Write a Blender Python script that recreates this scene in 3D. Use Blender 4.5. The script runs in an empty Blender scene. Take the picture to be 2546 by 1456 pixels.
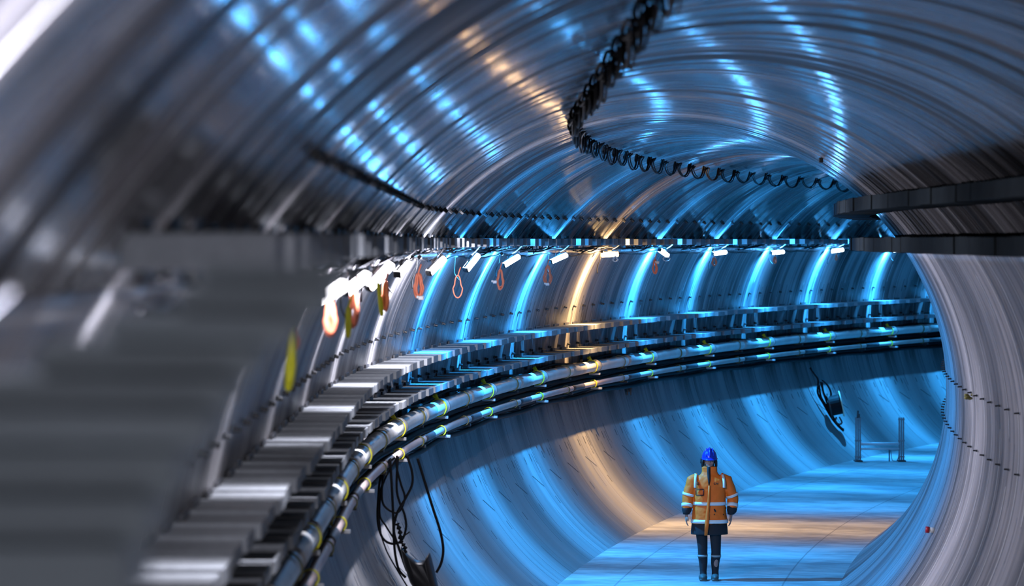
import bpy, bmesh, math, random
from mathutils import Vector, Matrix, noise
random.seed(7)
C = bpy.context.scene.collection
PI = math.pi
# ------------------------------------------------------------------ camera, world, exposure
CAM_H = 4.78
cam_data = bpy.data.cameras.new('camera')
cam = bpy.data.objects.new('camera', cam_data); C.objects.link(cam)
cam.location = (0, 0, CAM_H); cam.rotation_euler = (PI/2, 0, 0)
cam_data.sensor_width = 36.0
cam_data.lens = 36.0*8000/2546
cam_data.shift_y = -131/2546
cam_data.clip_end = 400
cam_data.dof.use_dof = True
cam_data.dof.focus_distance = 46.0
cam_data.dof.aperture_fstop = 2.4
bpy.context.scene.camera = cam
w = bpy.data.worlds.new('world'); bpy.context.scene.world = w; w.use_nodes = True
w.node_tree.nodes['Background'].inputs[0].default_value = (.35, .42, .6, 1)
w.node_tree.nodes['Background'].inputs[1].default_value = 0.01
vs = bpy.context.scene.view_settings
vs.view_transform = 'Standard'; vs.look = 'None'; vs.gamma = 1; vs.use_curve_mapping = False
vs.exposure = 0.68
bpy.context.scene.cycles.max_bounces = 6
bpy.context.scene.cycles.diffuse_bounces = 1
bpy.context.scene.cycles.sample_clamp_indirect = 4

# ------------------------------------------------------------------ tunnel geometry (plan curve and section)
EX = 1.757; TH = -.0063; K = 1/104.; R = 3.4; S0 = 13.8; DS = 4.43; S1 = S0+3.53*DS
YC = CAM_H-1.985                                    # height of the tunnel's axis over the floor
def heading(s): return TH+K*max(s-S1, 0)
def pt(s, lat, z):
    """point at arc length s along the axis, lat metres to the left of it, z above the floor"""
    h = heading(s); ss = min(s, S1)
    x = EX+ss*math.sin(TH)+(math.cos(TH)-math.cos(h))/K
    y = ss*math.cos(TH)+(math.sin(h)-math.sin(TH))/K
    return Vector((x-lat*math.cos(h), y+lat*math.sin(h), z))
def wp(s, a, r=R): return pt(s, r*math.cos(a), YC+r*math.sin(a))      # on the lining at section angle a
def frame(s): h = heading(s); return Vector((-math.cos(h), math.sin(h), 0)), Vector((math.sin(h), math.cos(h), 0))
def wall_lat(z): return math.sqrt(max(R*R-(z-YC)**2, 0))
def ks(k): return S0+k*DS
def H(y): return CAM_H+y                              # height given relative to the lens
def px(x, y, d): return Vector(((x-1273)*d/8000, d, CAM_H+(597-y)*d/8000))
FLOOR_A = math.asin(-YC/R)                           # section angle where lining meets floor

# ------------------------------------------------------------------ node helper
class NT:
    def __init__(s, name, kind='mat'):
        if kind == 'mat':
            s.m = bpy.data.materials.new(name)
        else: s.m = name
        s.m.use_nodes = True; s.t = s.m.node_tree
    def n(s, typ, **kw):
        nd = s.t.nodes.new(typ)
        for k, v in kw.items(): setattr(nd, k, v)
        return nd
    def val(s, sock, v):
        if isinstance(v, E): s.t.links.new(v.o, sock)
        elif isinstance(v, bpy.types.NodeSocket): s.t.links.new(v, sock)
        else: sock.default_value = v
    def m2(s, op, a, b=None, c=None):
        nd = s.n('ShaderNodeMath', operation=op); s.val(nd.inputs[0], a)
        if b is not None: s.val(nd.inputs[1], b)
        if c is not None: s.val(nd.inputs[2], c)
        return E(s, nd.outputs[0])
    def noise(s, u, v, w=0.0, detail=3, rough=.55):
        cx = s.n('ShaderNodeCombineXYZ'); s.val(cx.inputs[0], u); s.val(cx.inputs[1], v); s.val(cx.inputs[2], w)
        nd = s.n('ShaderNodeTexNoise'); s.t.links.new(cx.outputs[0], nd.inputs['Vector'])
        nd.inputs['Scale'].default_value = 1; nd.inputs['Detail'].default_value = detail; nd.inputs['Roughness'].default_value = rough
        return E(s, nd.outputs[0])
    def ramp(s, x, a, b, lo=0.0, hi=1.0):
        nd = s.n('ShaderNodeMapRange'); nd.interpolation_type = 'SMOOTHSTEP'
        s.val(nd.inputs[0], x); s.val(nd.inputs[1], a); s.val(nd.inputs[2], b); s.val(nd.inputs[3], lo); s.val(nd.inputs[4], hi)
        return E(s, nd.outputs[0])
    def mix(s, f, a, b):
        nd = s.n('ShaderNodeMix', data_type='RGBA'); s.val(nd.inputs[0], f)
        s.val(nd.inputs[6], a if isinstance(a, E) else (*a, 1)); s.val(nd.inputs[7], b if isinstance(b, E) else (*b, 1))
        return E(s, nd.outputs[2])
class E:
    def __init__(s, t, o): s.t = t; s.o = o
    def __add__(s, b): return s.t.m2('ADD', s, b)
    def __radd__(s, b): return s.t.m2('ADD', b, s)
    def __sub__(s, b): return s.t.m2('SUBTRACT', s, b)
    def __rsub__(s, b): return s.t.m2('SUBTRACT', b, s)
    def __mul__(s, b): return s.t.m2('MULTIPLY', s, b)
    def __rmul__(s, b): return s.t.m2('MULTIPLY', b, s)
    def __truediv__(s, b): return s.t.m2('DIVIDE', s, b)
    def lt(s, b): return s.t.m2('LESS_THAN', s, b)
    def gt(s, b): return s.t.m2('GREATER_THAN', s, b)
    def mod(s, b): return s.t.m2('FLOORED_MODULO', s, b)
    def abs(s): return s.t.m2('ABSOLUTE', s)
    def mx(s, b): return s.t.m2('MAXIMUM', s, b)

# ------------------------------------------------------------------ lamps' light: a fan across the tunnel plus a weak spill
def lamp_light(name, loc, tangent, color, power, fan=.30, spill=.10, radius=.04, aim=None, ends=.07, wide=.45):
    ld = bpy.data.lights.new(name, 'POINT'); ld.energy = power; ld.shadow_soft_size = radius
    ld.color = color
    t = NT(ld, 'light')
    em = t.t.nodes['Emission']
    g = t.n('ShaderNodeNewGeometry')
    dp = t.n('ShaderNodeVectorMath', operation='DOT_PRODUCT')
    t.t.links.new(g.outputs['Incoming'], dp.inputs[0]); dp.inputs[1].default_value = tangent
    d = E(t, dp.outputs['Value'])/fan
    d2 = E(t, dp.outputs['Value'])/.62
    st = t.m2('EXPONENT', -1.0*(d*d))
    if aim is not None:                       # added weighting across and down, brightens the floor and lower wall
        dq = t.n('ShaderNodeVectorMath', operation='DOT_PRODUCT'); t.t.links.new(g.outputs['Incoming'], dq.inputs[0]); dq.inputs[1].default_value = aim
        q = E(t, dq.outputs['Value']).mx(0.0)
        st = st*(1.3+2.9*t.m2('POWER', q, 1.5))
    e1 = (E(t, dp.outputs['Value'])-1.0)/.22          # added forward lobe, brightens block fronts and the worker
    st = st+wide*t.m2('EXPONENT', -1.0*(d2*d2))+spill+ends*t.m2('EXPONENT', -1.0*(e1*e1))
    t.t.links.new(st.o, em.inputs['Strength'])
    o = bpy.data.objects.new(name, ld); C.objects.link(o); o.location = loc
    return o

# ------------------------------------------------------------------ materials
def simple(name, col, rough=.5, metal=0.0, var=.0, scale=8, spec=.5):
    t = NT(name); b = t.t.nodes['Principled BSDF']
    b.inputs['Roughness'].default_value = rough; b.inputs['Metallic'].default_value = metal
    b.inputs['Specular IOR Level'].default_value = spec
    tc = t.n('ShaderNodeTexCoord'); ns = t.n('ShaderNodeTexNoise'); t.t.links.new(tc.outputs['Object'], ns.inputs['Vector'])
    ns.inputs['Scale'].default_value = scale; ns.inputs['Detail'].default_value = 4
    v = var or .12
    c = t.mix(E(t, ns.outputs[0]), tuple(x*(1-v*1.6) for x in col), tuple(min(1, x*(1+v*1.6)) for x in col))
    t.t.links.new(c.o, b.inputs['Base Color'])
    return t.m

def concrete(name, gloss, dashes=True, lo=(.10, .10, .105), hi=(.50, .49, .49), floor=False, bump=.5, bump_dist=.02, crown=False):
    t = NT(name); b = t.t.nodes['Principled BSDF']
    uv = t.n('ShaderNodeUVMap'); sp = t.n('ShaderNodeSeparateXYZ'); t.t.links.new(uv.outputs[0], sp.inputs[0])
    u = E(t, sp.outputs[0]); v = E(t, sp.outputs[1])     # metres along, metres around
    if floor:
        f1 = t.noise(u*1.2, v*.5, 3., 5); f2 = t.noise(u*9., v*2.5, 8., 4)
        c = t.mix(t.ramp(f1*.6+f2*.4, .35, .65), lo, hi)
        j = (v.abs()-1.15).abs().lt(.012)
        c = t.mix(j*.45, c, (.05, .05, .055))
        t.t.links.new(c.o, b.inputs['Base Color'])
        b.inputs['Roughness'].default_value = .6; b.inputs['Specular IOR Level'].default_value = .15
        bp = t.n('ShaderNodeBump'); bp.inputs['Strength'].default_value = .25; bp.inputs['Distance'].default_value = .02
        t.t.links.new((f2+f1).o, bp.inputs['Height']); t.t.links.new(bp.outputs[0], b.inputs['Normal'])
        return t.m
    n1 = t.noise(u*1.1, v*.10, 1., 2)                  # broad bands round the ring
    n2 = t.noise(u*6., v*.16, 5., 4, .7)               # streaks round the ring
    n3 = t.noise(u*26., v*.5, 9., 3, .7)               # fine streaks
    n4 = t.noise(u*.8, v*.8, 12., 5)                   # stains
    k = n1*.45+n2*.35+n3*.12+n4*.14
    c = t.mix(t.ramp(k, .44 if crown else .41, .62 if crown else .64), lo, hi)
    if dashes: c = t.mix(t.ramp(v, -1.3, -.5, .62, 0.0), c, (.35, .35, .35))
    rw = 1.4767
    ur = (u-S0).mod(rw)
    joint = (ur-.05).abs().lt(.008)
    c = t.mix(joint*.6, c, (.02, .02, .022))
    if dashes:
        ul = (u-S0).mod(.7383); hm_ = t.noise(u*.9, v*.35, 44., 2).gt(.44)*v.gt(-.7)
        c = t.mix((ul-.11).abs().lt(.013)*hm_*.8, c, (.015, .015, .018))
        c = t.mix((ul-.15).abs().lt(.011)*hm_*.7, c, (.75, .74, .74))
        c = t.mix((ul-.47).abs().lt(.010)*t.noise(u*.7, v*.5, 54., 2).gt(.5)*.8, c, (.015, .015, .018))
        # cast marks of the lining segments: v in metres from springing, measured on the left wall
        def dash(u0, v0, v1, wd=.012, slope=0.0):
            return ((ur-u0-slope*(v-v0)).abs().lt(wd))*((v-v0)*(v1-v)).gt(0)
        d = R*PI/180
        m = dash(.35*rw/.3333*.3333, .0, .0001)
        for (kf, a0, a1, wd) in ((.26, -26, -20.7, .014), (.18, -28.5, -23, .014), (.05, -25, -22.8, .018), (.73/1, -25.2, -23.2, .02),
                                 (.22, -38, -35.6, .018), (.42, 12.9, 18., .016), (.80, 9.9, 17.5, .012), (.60, 13.4, 17.2, .01), (.48, 45, 49, .018), (.95, 45.5, 49.3, .016), (.72, 44.6, 49, .013),
                                 (.30, 131, 138, .016), (.62, 130, 137, .018), (.88, 131, 136, .012), (.15, 132, 139, .012)):
            m = m.mx(dash(kf*rw, a0*d, a1*d, wd))
        # slanted segment joint low on the wall
        m = m.mx(((ur-.72*rw+(v+28.5*d)*1.9).abs().lt(.03))*((v+33*d)*(-28.5*d-v)).gt(0))
        c = t.mix(m*.85, c, (.012, .013, .016))
    t.t.links.new(c.o, b.inputs['Base Color'])
    r = t.ramp(n2*.6+n4*.4, .35, .65, gloss-.08, gloss+.14)
    b.inputs['Specular IOR Level'].default_value = .26 if crown else .08
    if crown: r = t.ramp(t.noise(u*2.4, v*.12, 31., 2, .5), .44, .58, .11, .5)
    t.t.links.new(r.o, b.inputs['Roughness'])
    bp = t.n('ShaderNodeBump'); bp.inputs['Strength'].default_value = bump; bp.inputs['Distance'].default_value = bump_dist
    hb = t.noise(u*(1.3 if crown else 3.2), v*.10, 21., 3, .6)
    t.t.links.new((hb*1.0+n3*.12).o, bp.inputs['Height']); t.t.links.new(bp.outputs[0], b.inputs['Normal'])
    return t.m

M = dict(
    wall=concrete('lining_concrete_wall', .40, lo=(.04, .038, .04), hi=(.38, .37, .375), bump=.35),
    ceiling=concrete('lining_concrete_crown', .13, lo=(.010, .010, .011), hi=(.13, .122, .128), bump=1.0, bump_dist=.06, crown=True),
    wall_r=concrete('lining_concrete_right', .45, lo=(.07, .062, .06), hi=(.32, .30, .315), bump=.3),
    floor=concrete('floor_concrete', .5, floor=True, lo=(.22, .22, .23), hi=(.5, .5, .5)),
    steel=simple('galvanised_steel', (.27, .285, .30), .6, .0, .15, 20, .06),
    steel_dim=simple('darkened_grey_steel', (.022, .027, .031), .8, 0, .3, 5, .03),  # right-row block steel, darkened in colour to offset strong lamp light
    steel_light=simple('bright_zinc_steel', (.7, .72, .74), .4, 0, .08, 20),
    steel_dark=simple('dark_steel', (.05, .05, .055), .5, 0, .2),
    pipe=simple('pale_pipe_coating', (.72, .73, .70), .4, 0, .12, 3),
    pipe_dirty=simple('stained_pipe_coating', (.42, .41, .39), .5, 0, .25, 4),
    pipe_small=simple('salmon_grey_pipe', (.60, .46, .42), .45, 0, .15, 4),
    rubber=simple('black_rubber', (.008, .008, .010), .6, 0, .2, 8, .2),
    plastic_black=simple('black_plastic', (.016, .017, .02), .4, 0, .2),
    yellow=simple('yellow_strap', (.95, .85, .03), .5, 0, .1),
    olive=simple('olive_strap', (.16, .15, .04), .5, 0, .2),
    orange_cord=simple('orange_cord', (1.0, .25, .13), .45, 0, .08),
    housing=simple('lamp_housing_grey', (.35, .36, .38), .5, 0, .1),
    white=simple('white_plastic', (.8, .8, .8), .4, 0, .05),
    red=simple('red_plastic', (.55, .02, .04), .4, 0, .08),
    cream=simple('cream_board', (.75, .68, .5), .6, 0, .1),
    rack=simple('grey_rack_sheet', (.19, .225, .24), .55, 0, .1, 3),
)
def emis(name, col, st):
    t = NT(name); nt = t.t; nt.nodes.remove(nt.nodes['Principled BSDF'])
    e = t.n('ShaderNodeEmission'); e.inputs[0].default_value = (*col, 1); e.inputs[1].default_value = st
    tr = t.n('ShaderNodeBsdfTransparent'); a = t.n('ShaderNodeAddShader')       # glowing clear lens, the bulb sits inside
    nt.links.new(e.outputs[0], a.inputs[0]); nt.links.new(tr.outputs[0], a.inputs[1])
    nt.links.new(a.outputs[0], nt.nodes['Material Output'].inputs[0]); return t.m
BLUE = (.03, .375, 1.0); WHITE = (.86, .86, 1.0); ORANGE = (1.0, .60, .26)
M['lens_white'] = emis('lamp_glow_white', (.95, .93, 1), 4)
M['lens_blue'] = emis('lamp_glow_blue', (.62, .80, 1.0), 9)
M['lens_orange'] = emis('lamp_glow_orange', (1.0, .55, .2), 9)
M['lens_dim'] = emis('lamp_glow_dim', (.95, .93, 1), .4)

# ------------------------------------------------------------------ object helpers
def link(name, bm, mat, parent=None, smooth=False, loc=None):
    me = bpy.data.meshes.new(name); bmesh.ops.recalc_face_normals(bm, faces=bm.faces) if name[:4] not in ('wall', 'ceil', 'floo') else None
    bm.to_mesh(me); bm.free()
    for m in (mat if isinstance(mat, (list, tuple)) else [mat]): me.materials.append(m)
    if smooth:
        for p in me.polygons: p.use_smooth = True
    o = bpy.data.objects.new(name, me); C.objects.link(o)
    if parent: o.parent = parent
    if loc is not None: o.location = loc
    return o
def tag(o, label, cat, group=None, kind=None):
    if label: o['label'] = label
    if cat: o['category'] = cat
    if group: o['group'] = group
    if kind: o['kind'] = kind
    return o
def thing(name, label, cat, mat=None, group=None):
    o = bpy.data.objects.new(name, None); C.objects.link(o); o.empty_display_size = .1
    if mat is not None: o.matrix_world = mat
    return tag(o, label, cat, group)
def copy_tree(o, parent=None):
    c = o.copy(); C.objects.link(c)
    if parent: c.parent = parent
    for ch in list(o.children): copy_tree(ch, c)
    return c
def add_box(bm, c, d, m=None, bev=0.0):
    """box centred at c of size d, optional 4x4, bevelled edges"""
    r = bmesh.ops.create_cube(bm, size=1); vs_ = r['verts']
    bmesh.ops.scale(bm, vec=d, verts=vs_); bmesh.ops.translate(bm, vec=c, verts=vs_)
    if bev:
        es = list({e for v in vs_ for e in v.link_edges})
        rr = bmesh.ops.bevel(bm, geom=es, offset=bev, segments=2, affect='EDGES', profile=.5)
        vs_ = list({v for f in rr['faces'] for v in f.verts} | {v for v in vs_ if v.is_valid})
    if m is not None: bmesh.ops.transform(bm, matrix=m, verts=vs_)
    return vs_
def add_tube(bm, pts, r, seg=8, caps=True, closed=False):
    pts = [Vector(p) for p in pts]; n = len(pts); rings = []; up = Vector((0, 0, 1)); prev = None
    for i, p in enumerate(pts):
        if closed: t = pts[(i+1) % n]-pts[i-1]
        else: t = pts[min(i+1, n-1)]-pts[max(i-1, 0)]
        t = t.normalized() if t.length > 1e-9 else Vector((0, 1, 0))
        if prev is None:
            a = t.cross(up) if abs(t.dot(up)) < .95 else t.cross(Vector((1, 0, 0)))
        else: a = prev-t*prev.dot(t)
        a.normalize(); prev = a; b = t.cross(a)
        rr = r[i] if isinstance(r, (list, tuple)) else r
        rings.append([bm.verts.new(p+(a*math.cos(2*PI*j/seg)+b*math.sin(2*PI*j/seg))*rr) for j in range(seg)])
    m = n if closed else n-1
    for i in range(m):
        A = rings[i]; B = rings[(i+1) % n]
        for j in range(seg): bm.faces.new((A[j], A[(j+1) % seg], B[(j+1) % seg], B[j]))
    if caps and not closed:
        bm.faces.new(rings[0][::-1]); bm.faces.new(rings[-1])
def smooth_path(pts, n=8, closed=False):
    P = [Vector(p) for p in pts]; out = []; L = len(P)
    rng = range(L) if closed else range(L-1)
    for i in rng:
        p0 = P[i-1] if (closed or i > 0) else P[i]; p1 = P[i]; p2 = P[(i+1) % L]; p3 = P[(i+2) % L] if (closed or i+2 < L) else P[(i+1) % L]
        for j in range(n):
            t = j/n
            out.append(.5*((2*p1)+(p2-p0)*t+(2*p0-5*p1+4*p2-p3)*t*t+(3*p1-p0-3*p2+p3)*t**3))
    if not closed: out.append(P[-1])
    return out
def add_loft(bm, rings, caps=True):
    """rings: list of lists of points of equal length"""
    vr = [[bm.verts.new(p) for p in r] for r in rings]; n = len(vr[0])
    for A, B in zip(vr, vr[1:]):
        for j in range(n): bm.faces.new((A[j], A[(j+1) % n], B[(j+1) % n], B[j]))
    if caps: bm.faces.new(vr[0][::-1]); bm.faces.new(vr[-1])
    return vr
def add_sphere(bm, c, s, seg=16, rot=None):
    r = bmesh.ops.create_uvsphere(bm, u_segments=seg, v_segments=max(6, seg*3//4), radius=1)
    m = Matrix.Translation(c) @ (rot or Matrix()) @ Matrix.Diagonal((*s, 1)); bmesh.ops.transform(bm, matrix=m, verts=r['verts']); return r['verts']
def local(s, lat, z):
    """matrix at a tunnel point: local x = towards the axis (right, from the left wall), y = along, z = up"""
    l, t = frame(s); p = pt(s, lat, z)
    return Matrix(((-l.x, t.x, 0, p.x), (-l.y, t.y, 0, p.y), (0, 0, 1, p.z), (0, 0, 0, 1)))

# ------------------------------------------------------------------ structure: lining and floor
def lining(name, a0, a1, mat, na):
    bm = bmesh.new(); uvl = bm.loops.layers.uv.new('UVMap')
    ss = [-8+i*.7383 for i in range(int(118/.7383))]
    T = .25
    inner = []; outer = []
    for s in ss:
        inner.append([bm.verts.new(wp(s, a0+(a1-a0)*j/na)) for j in range(na+1)])
        outer.append([bm.verts.new(wp(s, a0+(a1-a0)*j/na, R+T)) for j in range(na+1)])
    uvs = {}
    for i, s in enumerate(ss):
        for j in range(na+1):
            uvs[inner[i][j]] = uvs[outer[i][j]] = (s, (a0+(a1-a0)*j/na)*R)
    fs = []
    for i in range(len(ss)-1):
        for j in range(na):
            f = bm.faces.new((inner[i][j], inner[i+1][j], inner[i+1][j+1], inner[i][j+1])); f.smooth = True; fs.append(f)
            f = bm.faces.new((outer[i][j+1], outer[i+1][j+1], outer[i+1][j], outer[i][j])); f.smooth = True; fs.append(f)
        bm.faces.new((inner[i][0], outer[i][0], outer[i+1][0], inner[i+1][0]))
        bm.faces.new((inner[i+1][na], outer[i+1][na], outer[i][na], inner[i][na]))
    for q in (0, -1):
        for j in range(na): bm.faces.new((inner[q][j], inner[q][j+1], outer[q][j+1], outer[q][j]))
    for f in bm.faces:
        for l in f.loops: l[uvl].uv = uvs[l.vert]
    me = bpy.data.meshes.new(name); bm.to_mesh(me); bm.free(); me.materials.append(mat)
    o = bpy.data.objects.new(name, me); C.objects.link(o); o['kind'] = 'structure'; return o
A1 = math.radians(33); A2 = math.radians(147)
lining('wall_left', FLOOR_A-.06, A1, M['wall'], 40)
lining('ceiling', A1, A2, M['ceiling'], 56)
lining('wall_right', A2, PI-FLOOR_A+.06, M['wall_r'], 40)
def slab():
    bm = bmesh.new(); uvl = bm.loops.layers.uv.new('UVMap'); W = 2.2; nx = 8
    ss = [-8+i*1.4767 for i in range(80)]; rows = []; uvs = {}
    for s in ss:
        r = []
        for j in range(nx+1):
            lt = W-2*W*j/nx; v = bm.verts.new(pt(s, lt, 0)); uvs[v] = (s, lt); r.append(v)
        b = [bm.verts.new(pt(s, W, -.3)), bm.verts.new(pt(s, -W, -.3))]
        uvs[b[0]] = (s, W); uvs[b[1]] = (s, -W); rows.append(r+b)
    for A, B in zip(rows, rows[1:]):
        for j in range(nx): bm.faces.new((A[j], A[j+1], B[j+1], B[j]))
        bm.faces.new((A[nx+1], A[0], B[0], B[nx+1])); bm.faces.new((A[nx], A[nx+2], B[nx+2], B[nx])); bm.faces.new((A[nx+2], A[nx+1], B[nx+1], B[nx+2]))
    for f in bm.faces:
        for l in f.loops: l[uvl].uv = uvs[l.vert]
    bmesh.ops.recalc_face_normals(bm, faces=bm.faces)
    me = bpy.data.meshes.new('floor'); bm.to_mesh(me); bm.free(); me.materials.append(M['floor'])
    o = bpy.data.objects.new('floor', me); C.objects.link(o); o['kind'] = 'structure'
slab()

# ------------------------------------------------------------------ lamps
# k: (image-plane elevation degrees, share of length lying across the view, height below lens, name of place)
LAMPS = {-3: (40, .6, -.29, 2.66), -2: (40, .6, -.29, 2.66),
    -1: (40, .6, -.29, 2.66), 0: (35, .6, -.29, 2.66), 1: (36, .55, -.298, 2.675), 2: (41, .60, -.301, 2.72), 3: (48, .95, -.298, 2.70), 4: (50, .48, -.28, 2.655), 5: (46, .78, -.283, 2.59),
    6: (52, .82, -.278, 2.60), 7: (31, .85, -.286, 2.65), 8: (24, .9, -.275, 2.65), 9: (3, 1.0, -.24, 2.655), 10: (-34, .62, -.225, 2.66), 11: (8, .9, -.245, 2.66), 12: (5, .9, -.25, 2.66),
    13: (8, .98, -.225, 2.66), 14: (8, .9, -.22, 2.66), 15: (8, .9, -.22, 2.66)}
LAB = {1: 'first and nearest in view of the glowing white lamps, above a red cord', 2: 'white wall lamp, second from the left in view, above orange and yellow cords',
       3: 'longest steeply tilted white wall lamp, third from the left', 4: 'short stubby white wall lamp, right of the longest one',
       5: 'tilted white wall lamp just left of the first blue-lit stretch', 6: 'steep thin blue-white wall lamp, sixth from the left, beside a thin red cord loop',
       7: 'blue-white wall lamp above the fat coral cord coil', 8: 'blue-white wall lamp just left of the orange one', 9: 'the only orange-glowing wall lamp, with a small cable ring under its end',
       10: 'squarish blue lamp hanging askew, just right of the orange lamp', 11: 'flat blue lamp, third from the right end of the visible lamp row',
       12: 'flat blue lamp, second from the right end of the visible lamp row', 13: 'flat blue lamp at the right end of the visible lamp row',
       0: 'white wall lamp behind the blurred grey rack', -2: 'white wall lamp just past the left picture edge', -3: 'white wall lamp level with the viewer, past the left picture edge', -1: 'white wall lamp beside the blurred grey rack, nearest the viewer',
       14: 'blue wall lamp hidden past the tunnel bend', 15: 'farthest blue wall lamp, past the tunnel bend'}
LP = 400
for k, (el, sh, dz, lat_) in LAMPS.items():
    s = ks(k); l, t = frame(s)
    col, lens = (ORANGE, 'lens_orange') if k == 9 else ((WHITE, 'lens_white' if k > 0 else 'lens_dim') if k <= 5 else (BLUE, 'lens_blue'))
    p = pt(s, lat_, H(dz))
    # long axis: across the view by sh, rest away from the viewer
    e = math.radians(el); X = Vector((math.cos(e)*sh, math.sqrt(max(0, 1-sh*sh)), math.sin(e)*sh)).normalized()
    Z = Vector((0, -.25, 1)); Z = (Z-X*Z.dot(X)).normalized(); Y = Z.cross(X)
    m = Matrix(((X.x, Y.x, Z.x, p.x), (X.y, Y.y, Z.y, p.y), (X.z, Y.z, Z.z, p.z), (0, 0, 0, 1)))
    th = thing('bulkhead_lamp', LAB[k], 'lamp', m, 'lamps along the left wall')
    bm = bmesh.new(); add_box(bm, (-.15, 0, .0), (.03, .08, .065), bev=.012); add_box(bm, (.15, 0, 0), (.03, .08, .065), bev=.012); add_box(bm, (0, 0, .05), (.3, .02, .012)); add_box(bm, (0, 0, .07), (.08, .04, .04), bev=.006); link('housing', bm, M['rubber'], th)
    bm = bmesh.new(); add_box(bm, (0, 0, 0), (.32, .095, .075), bev=.028); link('lens', bm, M[lens], th, True)
    bm = bmesh.new()                              # hanger up to the ledge row
    mi = m.inverted(); top = mi @ pt(s+.05, 2.5, H(-.075)); a = Vector((.04, 0, .09))
    add_tube(bm, smooth_path([a, (a+top)/2+Vector((0, 0, -.01)), top], 5), .007, 6); link('hanger', bm, M['steel_light' if k > 5 else 'steel_dark'], th)
    lamp_light('lamp_light', p, t, col, LP*{9: .9, 0: .16, -1: .03, -2: 2.6, -3: 1.0, 1: .2, 2: .2, 3: .26, 4: .42, 5: .75}.get(k, 1.3), spill=.010, wide=.45 if k > 5 else .2, ends={-3: .13, -1: 1.5, 0: 1.2, 1: .6, 2: .5, 3: .5, 4: .9, 5: 2.2}.get(k, .035 if k > 0 else 0.0), aim=(-l*.72-Vector((0, 0, .69))))

# ------------------------------------------------------------------ bracket blocks
def block_mesh(dx, dy, dz, lip=.006):
    bm = bmesh.new()
    add_box(bm, (dx/2, 0, -dz/2), (dx, dy, dz), bev=lip)
    return bm
def row(name, label, cat, group, lat_of, z, dx, dy, dz, side, krange, wall_plate=True, pitch=DS/6, off=0.0, mat='steel'):
    proto = None
    k0, k1 = krange; n = int(round((k1-k0)*DS/pitch))
    for i in range(n):
        s = ks(k0)+i*pitch+off
        m = local(s, side*(wall_lat(z)+.03), z)
        if side < 0: m = m @ Matrix.Rotation(PI, 4, 'Z')
        if proto is None:
            th = thing(name, label, cat, m, group)
            link('arm', block_mesh(dx, dy, dz), M[mat], th)
            bm = bmesh.new(); add_box(bm, (.05, 0, -dz*.5), (.025, dy*.7, dz*(1.9 if side > 0 else .9)), bev=.004); link('wall_plate', bm, M['steel_dark'], th)
            proto = th; o = th
        else: o = copy_tree(proto); o.matrix_world = m
        j = random.uniform(-.012, .012); o.matrix_world = o.matrix_world @ Matrix.Translation((j, 0, random.uniform(-.004, .004)))
row('ledge_block', 'grey block in the eye-level row along the left wall, above the lamps', 'bracket', 'eye-level row of blocks on the left wall',
    None, H(.025), .43, .36, .105, 1, (-7/6, 15.5), off=.37)
row('tray_bracket', 'grey cantilever block, upper of the two rows below the lamps', 'bracket', 'upper row of cantilever blocks, left wall',
    None, H(-1.416), .46, .5, .085, 1, (-1/3, 15.5), off=.37)
row('tray_bracket', 'grey cantilever block, lower of the two rows, just above the big pipe', 'bracket', 'lower row of cantilever blocks, left wall',
    None, H(-1.82), .44, .5, .085, 1, (.0, 15.5), off=.37)
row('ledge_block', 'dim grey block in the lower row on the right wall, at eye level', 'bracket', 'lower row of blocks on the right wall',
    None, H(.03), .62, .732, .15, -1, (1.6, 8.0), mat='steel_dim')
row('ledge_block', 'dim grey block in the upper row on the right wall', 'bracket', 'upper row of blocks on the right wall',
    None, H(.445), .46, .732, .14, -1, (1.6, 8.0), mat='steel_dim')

# ------------------------------------------------------------------ wall bolts
def bolts(name, label, group, a_deg, krange, size, mat, off=0.0, sgn=1):
    proto = None; n = int(round((krange[1]-krange[0])*6))
    for i in range(n):
        s = ks(krange[0])+i*DS/6+off; a = math.radians(a_deg)
        l, t = frame(s); p = wp(s, a, R-.01); nrm = (l*math.cos(a)+Vector((0, 0, math.sin(a))))*-1
        up = t.cross(nrm)*sgn
        m = Matrix(((t.x, up.x, nrm.x, p.x), (t.y, up.y, nrm.y, p.y), (t.z, up.z, nrm.z, p.z), (0, 0, 0, 1)))
        if proto is None:
            bm = bmesh.new(); d = size
            add_box(bm, (0, 0, .008), (d[0], d[1], .016), bev=.004)
            r = bmesh.ops.create_cone(bm, cap_ends=True, segments=6, radius1=d[1]*.42, radius2=d[1]*.36, depth=d[2])
            bmesh.ops.translate(bm, vec=(0, 0, d[2]/2+.012), verts=r['verts'])
            o = link(name, bm, mat); tag(o, label, 'bolt', group); proto = o
        else: o = proto.copy(); C.objects.link(o)
        o.matrix_world = m
bolts('wall_bolt', 'small dark bolt in the row high on the left wall above the eye-level ledge', 'bolts above the ledge, left wall', 43.5, (-.3, 13.5), (.09, .055, .045), M['plastic_black'])
bolts('wall_bolt', 'small dark bolt in the row between the lamps and the cantilever blocks', 'bolts between lamps and blocks, left wall', 15, (.5, 15), (.085, .04, .035), M['plastic_black'])
bolts('wall_bolt', 'small dark bolt in the row between the two rows of cantilever blocks', 'bolts between the two block rows, left wall', 4, (3.0, 15), (.085, .04, .035), M['plastic_black'])
bolts('wall_peg', 'short dark peg in the upper of two rows on the right wall', 'upper row of pegs, right wall', 175, (3.0, 8.5), (.06, .022, .035), M['plastic_black'])
bolts('wall_peg', 'short dark peg in the lower of two rows on the right wall', 'lower row of pegs, right wall', 185.2, (3.0, 8.5), (.06, .022, .035), M['plastic_black'])

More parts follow.
